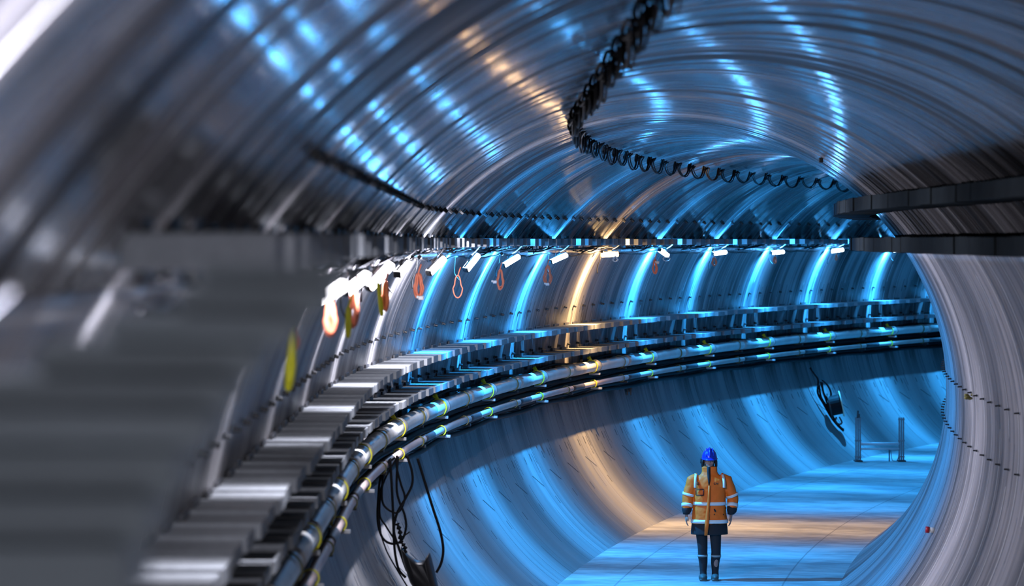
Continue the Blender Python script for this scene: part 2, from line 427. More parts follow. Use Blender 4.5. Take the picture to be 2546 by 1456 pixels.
# ------------------------------------------------------------------ pipes along the left wall
def run(s0, s1, lat, z, step=.37, f=None):
    n = int((s1-s0)/step); out = []
    for i in range(n+1):
        s = s0+(s1-s0)*i/n; q = pt(s, lat, z)
        if f: q = q+f(s)
        out.append(q)
    return out
BL, BZ, BR = 3.105, H(-2.15), .095
pipe = thing('large_pipe', 'large pale pipe clamped along the left wall under the block rows', 'pipe')
bm = bmesh.new(); add_tube(bm, run(ks(-.3), ks(15.6), BL, BZ), BR, 20); link('tube', bm, M['pipe'], pipe, True)
for i in range(16):
    sc = ks(i-.15)
    bm = bmesh.new(); add_tube(bm, run(sc-.55, sc+.5, BL, BZ, .2), BR+.006, 20); link('sleeve', bm, M['pipe_dirty'], pipe, True)
    bm = bmesh.new(); add_tube(bm, run(sc+1.6, sc+1.68, BL, BZ, .04), BR+.012, 20); link('coupling', bm, M['pipe_dirty'], pipe, True)
SL, SZ, SR = 3.07, H(-2.44), .047
sp_ = thing('small_pipe', 'thin salmon-grey pipe below the large pipe on the left wall', 'pipe')
bm = bmesh.new(); add_tube(bm, run(ks(-.3), ks(15.6), SL, SZ), SR, 14); link('tube', bm, M['pipe_small'], sp_, True)
for i in range(16):
    sc = ks(i+.85); bm = bmesh.new(); add_tube(bm, run(sc-.5, sc+.4, SL, SZ, .2), SR+.004, 14); link('sleeve', bm, M['steel_dark'], sp_, True)
bmc = []
for (lat, y, r, am) in ((3.27, -2.28, .028, .02), (3.24, -2.34, .022, .03), (3.3, -2.52, .03, .03), (3.22, -2.56, .02, .04), (3.26, -2.06, .02, .03), (3.26, -2.20, .05, .01), (3.25, -2.31, .05, .01), (3.24, -2.42, .05, .01), (3.22, -2.53, .05, .01), (3.18, -2.62, .035, .015)):
    bm = bmesh.new(); ph = random.random()*6
    add_tube(bm, run(ks(-.3), ks(15.6), lat, H(y), .37, lambda s, a=am, p=ph: Vector((0, 0, a*math.sin(s*1.4+p)))), r, 8)
    o = link('power_cable', bm, M['rubber'], None, True)
    tag(o, 'black cable running behind the two pipes on the left wall', 'cable', 'black cables behind the pipes')
def strap_bm(r, wd, knot):
    bm = bmesh.new(); n = 24
    rings = []
    for i in range(n):
        a = 2*PI*i/n; c = Vector((math.cos(a), 0, math.sin(a)))
        rings.append([c*(r+.002)+Vector((0, -wd/2, 0)), c*(r+.002)+Vector((0, wd/2, 0)), c*(r+.014)+Vector((0, wd/2, 0)), c*(r+.014)+Vector((0, -wd/2, 0))])
    vr = [[bm.verts.new(p) for p in rr] for rr in rings]
    for i in range(n):
        A = vr[i]; B = vr[(i+1) % n]
        for j in range(4): bm.faces.new((A[j], A[(j+1) % 4], B[(j+1) % 4], B[j]))
    if knot:
        for q in range(5):
            a = math.radians(95+q*14); d = Vector((math.cos(a), random.uniform(-.5, .5), math.sin(a)))
            add_tube(bm, [Vector((0, 0, r+.01)), Vector((-.02, 0, r+.015))+d*.035, Vector((-.02, 0, r+.02))+d*.06], [.012, .012, .005], 6)
    return bm
protos = {}
for i in range(-1, 31):
    kk = i*.5+.14; s = ks(kk); yel = i % 2 == 0
    for (lat, z, r, key, lab, gr) in ((BL, BZ, BR, 'b', 'large pipe', 'large pipe'), (SL, SZ, SR, 's', 'thin pipe', 'thin pipe')):
        m = local(s, lat, z); c = (key, yel)
        lb = ('bright yellow strap with a frayed knot round the ' if yel else 'dull olive strap round the ')+lab
        if c not in protos:
            o = link('pipe_strap', strap_bm(r+(.008), .03, yel and key == 'b'), M['yellow' if yel else 'olive']); protos[c] = o
            tag(o, lb, 'strap', ('yellow' if yel else 'olive')+' straps on the '+gr)
        else: o = protos[c].copy(); C.objects.link(o)
        o.matrix_world = m @ Matrix.Rotation(math.radians(random.uniform(-12, 12)), 4, 'Z')
# pipe supports: back channel, two arms with bright toes
sup = None
for i in range(-1, 31):
    s = ks(i*.5+.22); m = local(s, 3.38, H(-2.15)); big = i % 2 == 0
    if i in (-1, 0):
        th = thing('pipe_support', 'dark steel pipe support with bright toe plates under both pipes' if big else 'dark steel intermediate pipe support under both pipes', 'bracket', m, 'pipe supports with toe plates' if big else 'intermediate pipe supports')
        bm = bmesh.new(); add_box(bm, (.03, 0, -.13), (.05, .07, .72), bev=.005); link('back_channel', bm, M['steel_dark'], th)
        for zz, ln in ((-.125, .32), (-.37, .35)):
            bm = bmesh.new(); add_box(bm, (ln/2, 0, zz), (ln, .07, .035), bev=.004); o = link('arm', bm, M['steel_dark'], th)
            if big:
                bm = bmesh.new(); add_box(bm, (ln-.05, -.06, zz-.012), (.19, .06, .034), bev=.004); link('toe_plate', bm, M['steel_light'], o)
        if big: supB = th
        else: supS = th
    else:
        o = copy_tree(supB if big else supS); o.matrix_world = m

# ------------------------------------------------------------------ cables under the eye-level ledge
def festoon(lat, y, sag, r, name, label, cat, mat, k0=-1, k1=15, group=None, wob=.02):
    pts = []
    for k in range(k0, k1):
        for j in range(12):
            f = j/12; s = ks(k+f)
            pts.append(pt(s, lat+random.uniform(-wob, wob)*.6, H(y-sag*4*f*(1-f)+random.uniform(-wob, wob)*.5)))
    bm = bmesh.new(); add_tube(bm, smooth_path(pts, 3), r, 6)
    return tag(link(name, bm, mat, None, True), label, cat, group)
festoon(2.80, -.19, .05, .011, 'lamp_cable', 'thin dark cable linking the lamps along the left wall', 'cable', M['rubber'], wob=.03)
festoon(2.72, -.10, .04, .014, 'power_cable', 'black cable slung just under the eye-level ledge, outer one', 'cable', M['rubber'])
festoon(2.62, -.115, .03, .010, 'power_cable', 'black cable slung just under the eye-level ledge, inner one', 'cable', M['rubber'])
for k in range(0, 15):                       # tangle of short ties at every lamp bay
    s = ks(k+.55); bm = bmesh.new()
    for q in range(7):
        a = pt(s+random.uniform(-.9, .9), 2.45+random.uniform(0, .3), H(-.08)); b = pt(s+random.uniform(-.9, .9), 2.78, H(-.08-random.uniform(.04, .13)))
        c = (a+b)/2+Vector((random.uniform(-.03, .03), 0, -random.uniform(.0, .05)))
        add_tube(bm, smooth_path([a, c, b], 5), random.choice((.007, .01)), 5)
    tag(link('cable_tangle', bm, M['rubber'], None, True), 'tangle of thin black wires under the ledge between two lamps', 'cable', 'wire tangles under the ledge')
# short dark tails hanging on the wall by each lamp
for k in range(2, 15):
    s = ks(k-.02); l, t = frame(s); p = pt(s, 2.80, H(-.2)); L = random.uniform(.28, .4)
    sd = .02*(-1)**k; bm = bmesh.new()
    add_tube(bm, smooth_path([p, p+Vector((-.005, 0, -L*.35)), p+Vector((-.03+sd, 0, -L*.7)), p+Vector((.0+sd*2.5, 0, -L))], 6), [.006]*10+[.009]*9, 6)
    tag(link('cable_tail', bm, M['rubber'], None, True), 'short loose black wire end hanging beside a lamp', 'cable', 'loose wire ends by the lamps')
    if k % 2:
        bm = bmesh.new(); add_sphere(bm, p+Vector((.03, -.02, .01)), (.028, .028, .028), 12); add_tube(bm, [p+Vector((.03, -.02, .03)), p+Vector((.02, 0, .07))], .008, 6)
        tag(link('cable_connector', bm, M['plastic_black'], None, True), 'round black plug beside a lamp on the left wall', 'connector', 'round black plugs by the lamps')

# ------------------------------------------------------------------ hanging cords
def cord_coil(pxy, d, w_, h_, n, mat, label, name='extension_cord', cat='cord', tilt=0.0, r=.009, plug=None):
    c = px(pxy[0], pxy[1], d); bm = bmesh.new()
    for i in range(n):
        ww = w_*(.55+.45*random.random()); hh = h_*(.85+.15*random.random()); off = Vector((random.uniform(-.25, .25)*w_*.5, i*.012, 0))
        pts = []
        for j in range(18):
            a = 2*PI*j/18; x = math.sin(a)*ww*.5*(1 if math.cos(a) < 0 else .65); z = (math.cos(a)-1)*hh*.5
            pts.append(c+off+Vector((x*math.cos(tilt)-z*math.sin(tilt), .004*math.sin(3*a), x*math.sin(tilt)+z*math.cos(tilt))))
        add_tube(bm, pts, r, 6, closed=True)
    th = thing(name, label, cat)
    link('coil', bm, mat, th, True)
    if plug:
        bm = bmesh.new(); q = c+Vector((plug[0], -.02, plug[1]))
        add_box(bm, q, (.06, .04, .045), bev=.01); add_box(bm, q+Vector((-.035, 0, .01)), (.03, .03, .03), bev=.006); link('plug', bm, M['white'], th)
    bm = bmesh.new(); add_tube(bm, smooth_path([c+Vector((0, 0, 0)), c+Vector((.01, 0, .04)), c+Vector((.03, .02, .1))], 5), r*.8, 6); link('lead', bm, mat, th, True)
    return th
OC = M['orange_cord']; YC_ = M['yellow']
cord_coil((822, 752), 18.4, .055, .19, 6, OC, 'blurred red-orange cord coil under the nearest visible lamp', r=.014)
cord_coil((878, 722), 22.6, .06, .26, 5, OC, 'orange cord coil under the second lamp from the left', r=.012)
cord_coil((866, 765), 22.2, .025, .20, 4, YC_, 'yellow webbing loop beside the second orange cord coil', 'webbing_loop', 'strap', r=.012)
cord_coil((728, 830), 17.2, .03, .30, 5, YC_, 'bright yellow webbing loop, leftmost of the yellow ones', 'webbing_loop', 'strap', r=.014, tilt=-.08)
cord_coil((733, 815), 17.6, .05, .12, 4, OC, 'orange cord knot above the leftmost yellow webbing loop', r=.012)
cord_coil((958, 700), 27, .05, .26, 5, OC, 'orange cord coil under the longest tilted lamp', r=.012)
cord_coil((940, 705), 26.8, .022, .27, 4, YC_, 'slim yellow webbing loop under the longest tilted lamp', 'webbing_loop', 'strap', r=.011, tilt=.12)
cord_coil((1040, 680), 34.5, .09, .27, 6, OC, 'dense orange cord hank between the white and blue lamps', r=.012, plug=(.03, -.26))
cord_coil((1139, 684), 40, .13, .31, 1, OC, 'single thin red cord loop left of the fat coral coil', r=.009)
cord_coil((1243, 670), 44.5, .12, .28, 6, OC, 'fat coral cord coil under the seventh lamp', r=.011, plug=(-.07, -.17))
cord_coil((1361, 660), 48.6, .14, .30, 4, OC, 'open coral cord loops with a white plug under the eighth lamp', r=.009, plug=(.0, -.28))
cord_coil((1628, 645), 57.5, .09, .26, 4, OC, 'reddish cord coil left below the squarish blue lamp', r=.011, plug=(.05, -.05))
cord_coil((1776, 640), 62.5, .09, .17, 4, OC, 'short reddish cord coil under the third lamp from the right end', r=.011)
cord_coil((1927, 638), 66.8, .08, .14, 3, OC, 'short reddish cord coil under the second lamp from the right end', r=.011)
cord_coil((2080, 633), 71.0, .06, .13, 3, OC, 'faint reddish cord coil under the lamp at the right end', r=.011)
cord_coil((1530, 637), 53.4, .10, .09, 2, M['white'], 'small pale cable ring under the orange lamp', 'cable_ring', 'cable', r=.008)
cord_coil((1655, 634), 57.8, .14, .11, 1, M['white'], 'small white cable ring under the squarish blue lamp', 'cable_ring', 'cable', r=.006)

# ------------------------------------------------------------------ looped cable along the crown
def crown_cable():
    pts = []; a = math.radians(73); p = 1.4767; s = ks(-1)-.35
    while s < ks(14):
        l, t = frame(s+p); rr = R-.05
        base = wp(s, a, rr)
        def P(ds, dz, dl=0): return wp(s+ds, a, rr)+Vector((0, 0, dz))+frame(s)[0]*dl
        j = random.uniform(-.02, .02)
        pts += [P(-.12, -.02), P(.02, .0, .03), P(.07, -.06, .05), P(.0, -.10, .03), P(-.06, -.05, -.01), P(.02, -.02, -.05), P(.14, -.08), P(.35, -.17+j), P(.74, -.21+j), P(1.1, -.16+j)]
        s += p
    bm = bmesh.new(); add_tube(bm, smooth_path(pts, 4), .014, 6)
    add_tube(bm, smooth_path([q+Vector((.03, 0, .015*math.sin(i))) for i, q in enumerate(pts)], 3), .009, 5)
    o = link('crown_cable', bm, M['rubber'], None, True)
    tag(o, 'black cable hung in small loops along the tunnel crown', 'cable')
crown_cable()

# ------------------------------------------------------------------ blurred rack close to the lens, left
rk = thing('cable_rack', 'out-of-focus grey stacked rack at the left edge, near the viewer', 'rack', Matrix.Translation(px(300, 1000, 4.5)))
ri = rk.matrix_world.inverted()
def rackbox(name, x0, x1, y0, y1, d0, d1, mat):
    a = ri @ px(x0, y1, d0); b = ri @ px(x1, y0, d0); bm = bmesh.new()
    add_box(bm, ((a.x+b.x)/2, (a.y+b.y)/2+(d1-d0)/2, (a.z+b.z)/2), (b.x-a.x, d1-d0, b.z-a.z), bev=.006); return link(name, bm, mat, rk)
for i, (x0, x1, y0, y1) in enumerate(((490, 850, 652, 705), (440, 815, 705, 780), (260, 740, 780, 850), (90, 640, 850, 935), (-120, 575, 935, 1015), (-430, 520, 1015, 1110), (-430, 440, 1110, 1230), (-430, 370, 1230, 1350), (-430, 310, 1350, 1500))):
    rackbox('tray', x0, x1, y0+4, y1-(4 if i else 0), 4.5-.03*(i % 3), 4.75, M['rack'])
    rackbox('back_panel', x0+10, x1-25, y1-8, y1+14, 4.56, 4.7, M['rack'])
rackbox('upright', -300, -240, 1030, 1480, 4.3, 4.38, M['steel'])

# ------------------------------------------------------------------ black cables and bag hanging from the pipes
def poly(L, d, dd=0): return [px(850+a/4.089, 1100+b/4.089, d+dd) for a, b in L]
D = 34.9
CABS = [([(490, 170), (505, 400), (520, 700), (530, 1000), (545, 1150), (580, 1290), (650, 1370)], .014, 'straight black cable at the middle of the hanging bundle'),
        ([(660, 130), (710, 280), (715, 420), (650, 560), (560, 720), (530, 900), (590, 1100), (660, 1300)], .014, 'black cable bowing right then crossing the hanging bundle'),
        ([(770, 160), (850, 420), (930, 680), (1000, 900), (1030, 1080), (1010, 1220), (960, 1320)], .015, 'longest black cable, bowing out to the right'),
        ([(540, 150), (440, 250), (410, 430), (420, 620), (520, 705), (590, 690), (640, 560), (600, 420), (560, 260), (560, 130)], .012, 'small black cable loop at the top of the hanging bundle'),
        ([(500, 160), (400, 330), (370, 560), (365, 800), (410, 960), (500, 1025), (600, 1000), (650, 880), (640, 740), (560, 500), (570, 140)], .013, 'wide black cable loop at the left of the hanging bundle'),
        ([(560, 150), (420, 420), (385, 720), (450, 850), (520, 960), (560, 1010)], .010, 'thin slanting black cable at the left of the hanging bundle'),
        ([(480, 170), (380, 560), (395, 900), (440, 1060), (480, 1150), (560, 1290), (640, 1420), (690, 1500)], .008, 'thin black cable trailing down the wall left of the bag')]
for i, (L, r, lab) in enumerate(CABS):
    bm = bmesh.new(); add_tube(bm, smooth_path(poly(L, D, .015*i), 8), r, 8); tag(link('hanging_cable', bm, M['rubber'], None, True), lab, 'cable', 'cables hanging from the pipes')
bm = bmesh.new(); add_tube(bm, smooth_path(poly([(560, 820), (590, 900), (600, 1000), (640, 1060), (640, 1130)], D, -.06), 6), [.02+.012*math.sin(i*2.1) for i in range(25)], 8)
add_tube(bm, smooth_path(poly([(600, 960), (640, 940), (690, 905)], D, -.06), 5), .008, 6)
tag(link('rope_knot', bm, M['rubber'], None, True), 'ragged black tape-bound knot above the black bag', 'rope')
def bag():
    out = [(600, 1060), (640, 1110), (700, 1160), (745, 1190), (800, 1200), (860, 1185), (885, 1120), (905, 1150), (940, 1290), (965, 1400), (1000, 1600), (860, 1640), (760, 1600), (730, 1480), (690, 1410), (655, 1300), (620, 1180)]
    P = poly(out, D-.05); P = smooth_path(P, 3, True); c = sum(P, Vector())/len(P); bm = bmesh.new(); rings = []
    for f, dd in ((.6, -.16), (.85, -.12), (1.0, -.03), (1.0, .05), (.8, .12), (.5, .15)):
        rings.append([c+(p-c)*f+Vector((0, dd+.02*noise.noise(p*9), 0)) for p in P])
    add_loft(bm, rings)
    return link('black_bag', bm, M['plastic_black'], None, True)
tag(bag(), 'black bag hanging under the cable bundle at the bottom edge', 'bag')

# ------------------------------------------------------------------ cable reel on the far left wall
def reel():
    d = 71.0; th = thing('cable_reel', 'black cable reel and loose loops on the lower left wall, far bend', 'cable reel', Matrix.Translation(px(2062, 1005, d)))
    inv = th.matrix_world.inverted()
    def q(x, y, dd=0): return inv @ px(1980+x/4.411, 850+y/4.411, d+dd)
    for L in ([(150, 280), (200, 350), (240, 420), (235, 560), (300, 680), (380, 820), (450, 910), (520, 975)],
              [(265, 430), (300, 560), (350, 700), (420, 850), (480, 930), (520, 960)],
              [(280, 410), (340, 470), (380, 560), (360, 640), (300, 560), (280, 440)], [(250, 470), (270, 600), (330, 700), (390, 800)]):
        bm = bmesh.new(); add_tube(bm, smooth_path([q(*p, .05) for p in L], 6), .022, 8); link('cable_loop', bm, M['rubber'], th, True)
    a = q(375, 620, .0); b = q(480, 800, .0)
    ax = (b-a).normalized()
    def drum(p0, p1, r, name, mat):
        bm = bmesh.new(); add_tube(bm, [p0, p1], r, 24); link(name, bm, mat, th)
    A = q(430, 690, -.05); n = Vector((1, -.04, .22)).normalized()
    for off in (-.13, .13):
        drum(A+n*(off-.012), A+n*(off+.012), .29, 'flange', M['plastic_black'] if off < 0 else M['cream'])
    drum(A-n*.12, A+n*.12, .22, 'wound_cable', M['rubber'])
    bm = bmesh.new(); add_tube(bm, smooth_path([q(440, 820), q(430, 870), q(470, 900), q(500, 880), q(470, 820)], 5), .02, 6); link('handle', bm, M['steel_dark'], th, True)
    th.matrix_world = th.matrix_world
reel()

# ------------------------------------------------------------------ steel frame standing on the far floor
def hframe():
    d = 69.6; base = px(2188, 1127, d); base.z = 0
    th = thing('steel_stand', 'low H-shaped steel tube stand on the floor at the far bend', 'stand', Matrix.Translation(base))
    sc = d/8000
    for x, hh in ((2133.5, .96), (2241, .95)):
        X = (x-2188)*sc; bm = bmesh.new()
        for dx in (-.045, 0, .045): add_tube(bm, [(X+dx, 0, .02), (X+dx, 0, hh)], .018, 10)
        for zz in (.1, .45, hh-.04): add_box(bm, (X, 0, zz), (.14, .05, .03))
        p = link('post', bm, M['steel'], th)
        bm = bmesh.new(); add_box(bm, (X, 0, .015), (.17, .3, .03), bev=.005); link('base_plate', bm, M['steel_dark'], p)
    for z, r in ((.38, .032), (.27, .022)):
        bm = bmesh.new(); add_tube(bm, [((2140-2188)*sc, 0, z), ((2236-2188)*sc, 0, z)], r, 12); link('crossbar', bm, M['steel_light'], th, True)
    bm = bmesh.new(); X = (2133.5-2188)*sc; add_tube(bm, [(X-.01, 0, .94), (X, 0, 1.10)], .02, 8); add_box(bm, (X+.01, 0, .99), (.06, .05, .08), bev=.01); link('clamp', bm, M['steel_dark'], th)
    bm = bmesh.new(); X = (2211-2188)*sc; add_tube(bm, [(X, 0, .26), (X, 0, 0)], .014, 8); add_tube(bm, smooth_path([(X+.03, 0, .26), (X+.06, 0, .04), (X+.12, 0, .01), (X+.18, 0, .03), (X+.22, 0, .24)], 5), .008, 6); link('short_leg', bm, M['steel_dark'], th)
hframe()

# ------------------------------------------------------------------ small things on the right wall
s = ks(5.45); a = math.radians(-155.2); l, t = frame(s); p = wp(s, a); nrm = (l*math.cos(a)+Vector((0, 0, math.sin(a))))*-1
th = thing('wall_marker', 'small red-capped pale cylinder stuck on the lower right wall', 'marker', Matrix.Translation(p))
ax = Vector((-1, 0, .12)).normalized()
bm = bmesh.new(); add_tube(bm, [nrm*.04-ax*.06, nrm*.04+ax*.02], .034, 16); link('body', bm, M['white'], th, True)
bm = bmesh.new(); add_tube(bm, [nrm*.04+ax*.02, nrm*.04+ax*.06], .038, 16); link('cap', bm, M['red'], th, True)
p = wp(ks(5.01), math.radians(175.8), R-.03); bm = bmesh.new()
for i in range(5): add_sphere(bm, p+Vector((random.uniform(-.04, .04), 0, random.uniform(-.02, .02))), (.03, .02, .018), 8)
tag(link('cloth_scrap', bm, M['olive'], None, True), 'small green scrap caught on the upper peg row, right wall', 'scrap')
p = wp(ks(5.13), math.radians(120.9), R-.03); bm = bmesh.new(); add_box(bm, p, (.05, .06, .06), bev=.01)
tag(link('ceiling_hook', bm, M['plastic_black']), 'small dark fitting high on the right of the crown', 'fitting')
p = pt(ks(9.95), 3.25, H(-2.7)); bm = bmesh.new()
for dx in (-.03, .03): add_box(bm, p+Vector((dx, 0, 0)), (.022, .05, .22), bev=.004)
add_box(bm, p+Vector((0, .03, 0)), (.1, .02, .1), bev=.004)
tag(link('wall_socket_bracket', bm, M['steel_dark']), 'small dark two-pronged bracket in the shadow under the pipes', 'bracket')

# ------------------------------------------------------------------ the worker
SKIN = simple('skin', (.36, .20, .15), .5, 0, .08); HIVIS = simple('hi_vis_orange_cloth', (1.0, .16, .004), .65, 0, .10, 14)
REFL = simple('reflective_tape', (.78, .78, .76), .35, 0, .06); BLK = simple('black_cloth', (.010, .010, .013), .8, 0, .2)
HELM = simple('blue_helmet_shell', (.012, .03, .42), .22, 0, .04); HAIR = simple('black_hair', (.012, .009, .008), .5, 0, .2)
SHOE = simple('grey_green_boot', (.05, .08, .08), .6, 0, .2); MAROON = simple('maroon_print', (.12, .01, .01), .6, 0, .1); EYEW = simple('eye_white', (.7, .7, .68), .3)
def worker():
    d = 45.3
    base = px(1763.3, 1444, d); base.z = 0
    th = thing('person', 'person in orange hi-vis jacket, black leggings and blue helmet standing on the tunnel floor', 'person', Matrix.Translation(base))
    def ell(c, a, b, n=24, ax=None, p=2.3):
        """superellipse ring round point c, half width a, half depth b, normal to ax"""
        z = (ax or Vector((0, 0, 1))).normalized(); x = Vector((1, 0, 0)); x = (x-z*x.dot(z)).normalized(); y = z.cross(x); out = []
        for i in range(n):
            t = 2*PI*i/n; cx, sy = math.cos(t), math.sin(t)
            out.append(Vector(c)+x*(a*math.copysign(abs(cx)**(2/p), cx))+y*(b*math.copysign(abs(sy)**(2/p), sy)))
        return out
    def limb(bm, L, n=20):
        """L: list of (point, half width, half depth)"""
        P = [Vector(q[0]) for q in L]; rings = []
        for i, q in enumerate(L):
            ax = (P[min(i+1, len(P)-1)]-P[max(i-1, 0)]); rings.append(ell(P[i], q[1], q[2], n, ax, 2.0))
        add_loft(bm, rings)
    def part(name, bm, mat, vox=None, parent=th, sm=2):
        o = link(name, bm, mat, parent, True)
        if vox:
            r = o.modifiers.new('union', 'REMESH'); r.mode = 'VOXEL'; r.voxel_size = vox; r.use_smooth_shade = True
            if sm: s_ = o.modifiers.new('soft', 'SMOOTH'); s_.iterations = sm; s_.factor = .5
        return o
    AL = [(-.195, 0, 1.45), (-.255, .0, 1.36), (-.297, .005, 1.17), (-.315, -.03, 1.03), (-.325, -.045, .93)]     # arm at the picture's left
    AR = [(.195, 0, 1.45), (.262, .0, 1.36), (.335, .01, 1.16), (.322, -.04, 1.03), (.302, -.065, .93)]
    LL = [(-.095, 0, .88), (-.107, 0, .66), (-.093, -.015, .45), (-.092, .0, .34), (-.083, .01, .12)]
    LR = [(.085, 0, .88), (.085, -.03, .66), (.092, -.055, .45), (.094, -.03, .34), (.084, .0, .12)]
    # body
    bm = bmesh.new()
    limb(bm, [((0, 0, .80), .15, .11), ((0, 0, .92), .165, .12), ((0, 0, 1.08), .13, .10), ((0, 0, 1.28), .165, .11), ((0, 0, 1.42), .17, .10), ((0, .005, 1.49), .09, .07), ((0, .005, 1.53), .056, .06), ((0, -.005, 1.62), .054, .06)])
    add_sphere(bm, (0, 0, 1.70), (.078, .098, .115), 24); add_sphere(bm, (0, -.035, 1.635), (.056, .062, .055), 20)
    add_sphere(bm, (0, -.098, 1.672), (.013, .018, .020), 12); limb(bm, [((0, -.088, 1.715), .009, .009), ((0, -.104, 1.675), .012, .010)], 10)
    add_sphere(bm, (0, -.086, 1.630), (.024, .012, .008), 12); add_sphere(bm, (0, -.08, 1.600), (.022, .018, .015), 12)
    for sx in (-1, 1): add_sphere(bm, (sx*.078, .005, 1.675), (.010, .02, .033), 10); add_sphere(bm, (sx*.038, -.07, 1.655), (.022, .02, .022), 10)
    for A in (AL, AR): limb(bm, [(A[0], .055, .055), (A[1], .052, .052), (A[2], .043, .043), (A[3], .032, .034), (A[4], .026, .022)])
    for A, sx in ((AL, -1), (AR, 1)):
        w_ = Vector(A[4]); pd = Vector((.004 if sx < 0 else -.05, -.01, -1)).normalized()
        # palm faces the thigh: thin across x, wide in depth
        limb(bm, [(w_+Vector((0, 0, .02)), .024, .026), (w_+pd*.03, .020, .036), (w_+pd*.075, .017, .042), (w_+pd*.10, .014, .040)], 16)
        for i, (yo, ln) in enumerate(((-.030, .070), (-.010, .078), (.011, .073), (.030, .058))):
            a = w_+pd*.092+Vector((0, yo, 0)); inn = Vector((-sx*.35, 0, 0))
            b = a+pd*ln*.42+inn*ln*.18; c_ = b+(pd+inn*1.2).normalized()*ln*.33; e_ = c_+(pd+inn*3).normalized()*ln*.28
            add_tube(bm, smooth_path([a, b, c_, e_], 3), [.0095]*4+[.0088]*3+[.0075]*3, 8)
        a = w_+pd*.03+Vector((-sx*.008, -.030, 0)); b = a+(pd*.8+Vector((-sx*.25, -.55, 0))).normalized()*.035; c_ = b+(pd+Vector((-sx*.3, -.05, 0))).normalized()*.034
        add_tube(bm, smooth_path([a, b, c_], 4), [.0125]*4+[.011]*3+[.009]*2, 8)
    for L in (LL, LR): limb(bm, [(L[0], .085, .09), (L[1], .072, .08), (L[2], .056, .062), (L[3], .052, .06), (L[4], .034, .04), ((L[4][0], L[4][1], .05), .034, .045)])
    for L in (LL, LR): add_sphere(bm, (L[4][0], -.05, .035), (.04, .12, .032), 16)
    body = part('body', bm, SKIN, .0065)
    for sx in (-1, 1):
        bm = bmesh.new(); add_sphere(bm, (sx*.030, -.083, 1.688), (.0135, .010, .009), 12); e = part('eye', bm, EYEW)
        bm = bmesh.new(); add_sphere(bm, (sx*.030, -.092, 1.688), (.006, .003, .006), 10); part('iris', bm, HAIR, None, e)
    bm = bmesh.new(); add_sphere(bm, (0, -.097, 1.630), (.022, .004, .005), 10); part('lips', bm, simple('lips', (.30, .09, .08), .5))
    # hair: cap, and locks either side of the face down to the collar
    bm = bmesh.new(); add_sphere(bm, (0, .025, 1.72), (.092, .098, .11), 20)
    for sx in (-1, 1): limb(bm, [((sx*.080, -.01, 1.73), .018, .04), ((sx*.094, -.015, 1.67), .022, .05), ((sx*.097, -.005, 1.61), .020, .045), ((sx*.085, .01, 1.56), .012, .03)], 12)
    limb(bm, [((0, .08, 1.74), .07, .03), ((0, .09, 1.65), .08, .03), ((0, .085, 1.57), .07, .025)], 14)
    part('hair', bm, HAIR, .007)
    # helmet
    hm = bpy.data.objects.new('helmet', None)
    bm = bmesh.new(); rings = []
    for i in range(13):
        t = i/12*PI/2*.98; rings.append([Vector((.004+.107*math.cos(t)*math.cos(q), .005+.132*math.cos(t)*math.sin(q), 1.712+.145*math.sin(t))) for q in [2*PI*j/32 for j in range(32)]])
    add_loft(bm, rings)
    add_tube(bm, smooth_path([Vector((.004, -.125, 1.75)), Vector((.004, -.08, 1.832)), Vector((.004, 0, 1.862)), Vector((.004, .08, 1.832)), Vector((.004, .13, 1.75))], 5), .011, 8)
    for sx in (-1, 1): add_tube(bm, smooth_path([Vector((.004+sx*.05, -.11, 1.75)), Vector((.004+sx*.045, -.06, 1.828)), Vector((.004+sx*.04, .02, 1.85)), Vector((.004+sx*.045, .1, 1.80))], 5), .006, 8)
    helmet = part('helmet', bm, HELM)
    bm = bmesh.new(); rings = []
    for (rr, zz) in ((.104, 1.722), (.112, 1.714), (.118, 1.706), (.112, 1.702), (.100, 1.712)):
        rings.append([Vector((.004+rr*math.cos(q), .005+(rr*1.22+(.035*max(0, -math.sin(q))**2 if rr > .105 else 0))*math.sin(q), zz-(.012*max(0, -math.sin(q)) if rr > .105 else 0))) for q in [2*PI*j/32 for j in range(32)]])
    add_loft(bm, rings, False); part('brim', bm, HELM, None, helmet)
    bm = bmesh.new()
    for sx in (-1, 1):
        add_tube(bm, smooth_path([Vector((sx*.106, 0, 1.72)), Vector((sx*.10, -.03, 1.63)), Vector((sx*.05, -.07, 1.585)), Vector((0, -.085, 1.575))], 6), .004, 6)
    part('chin_strap', bm, BLK, None, helmet)
    bm = bmesh.new(); add_box(bm, (-.113, .0, 1.675), (.03, .055, .075), bev=.012); part('ear_defender', bm, BLK, None, helmet)
    # leggings, boots
    bm = bmesh.new()
    for L, k_ in ((LL, -1), (LR, 1)): limb(bm, [(L[0], .092, .095), (L[1], .083, .086), (L[2], .069, .072), (L[3], .066, .070), ((L[3][0], L[3][1], .30), .064, .068)])
    part('leggings', bm, BLK, .008)
    for L in (LL, LR):
        x, y = L[4][0], L[4][1]
        bm = bmesh.new(); limb(bm, [((L[3][0], L[3][1], .37), .070, .074), ((x, y+.005, .24), .060, .064), ((x, y, .12), .048, .054), ((x, y-.01, .07), .05, .058), ((x, y-.01, .03), .05, .058)])
        b = part('boot', bm, BLK, .007)
        bm = bmesh.new(); add_sphere(bm, (x+(-.008 if x < 0 else -.006), -.055, .045), (.062 if x < 0 else .055, .125, .052), 20); add_box(bm, (x-.006, -.045, .012), (.11 if x < 0 else .1, .25, .024), bev=.01)
        part('toe_cap', bm, SHOE, .007, b)
        bm = bmesh.new(); limb(bm, [((L[3][0], L[3][1], .358), .073, .077), ((L[3][0], L[3][1], .328), .071, .075)], 24); part('reflective_band', bm, simple('grey_band', (.25, .3, .3), .5), None, b)
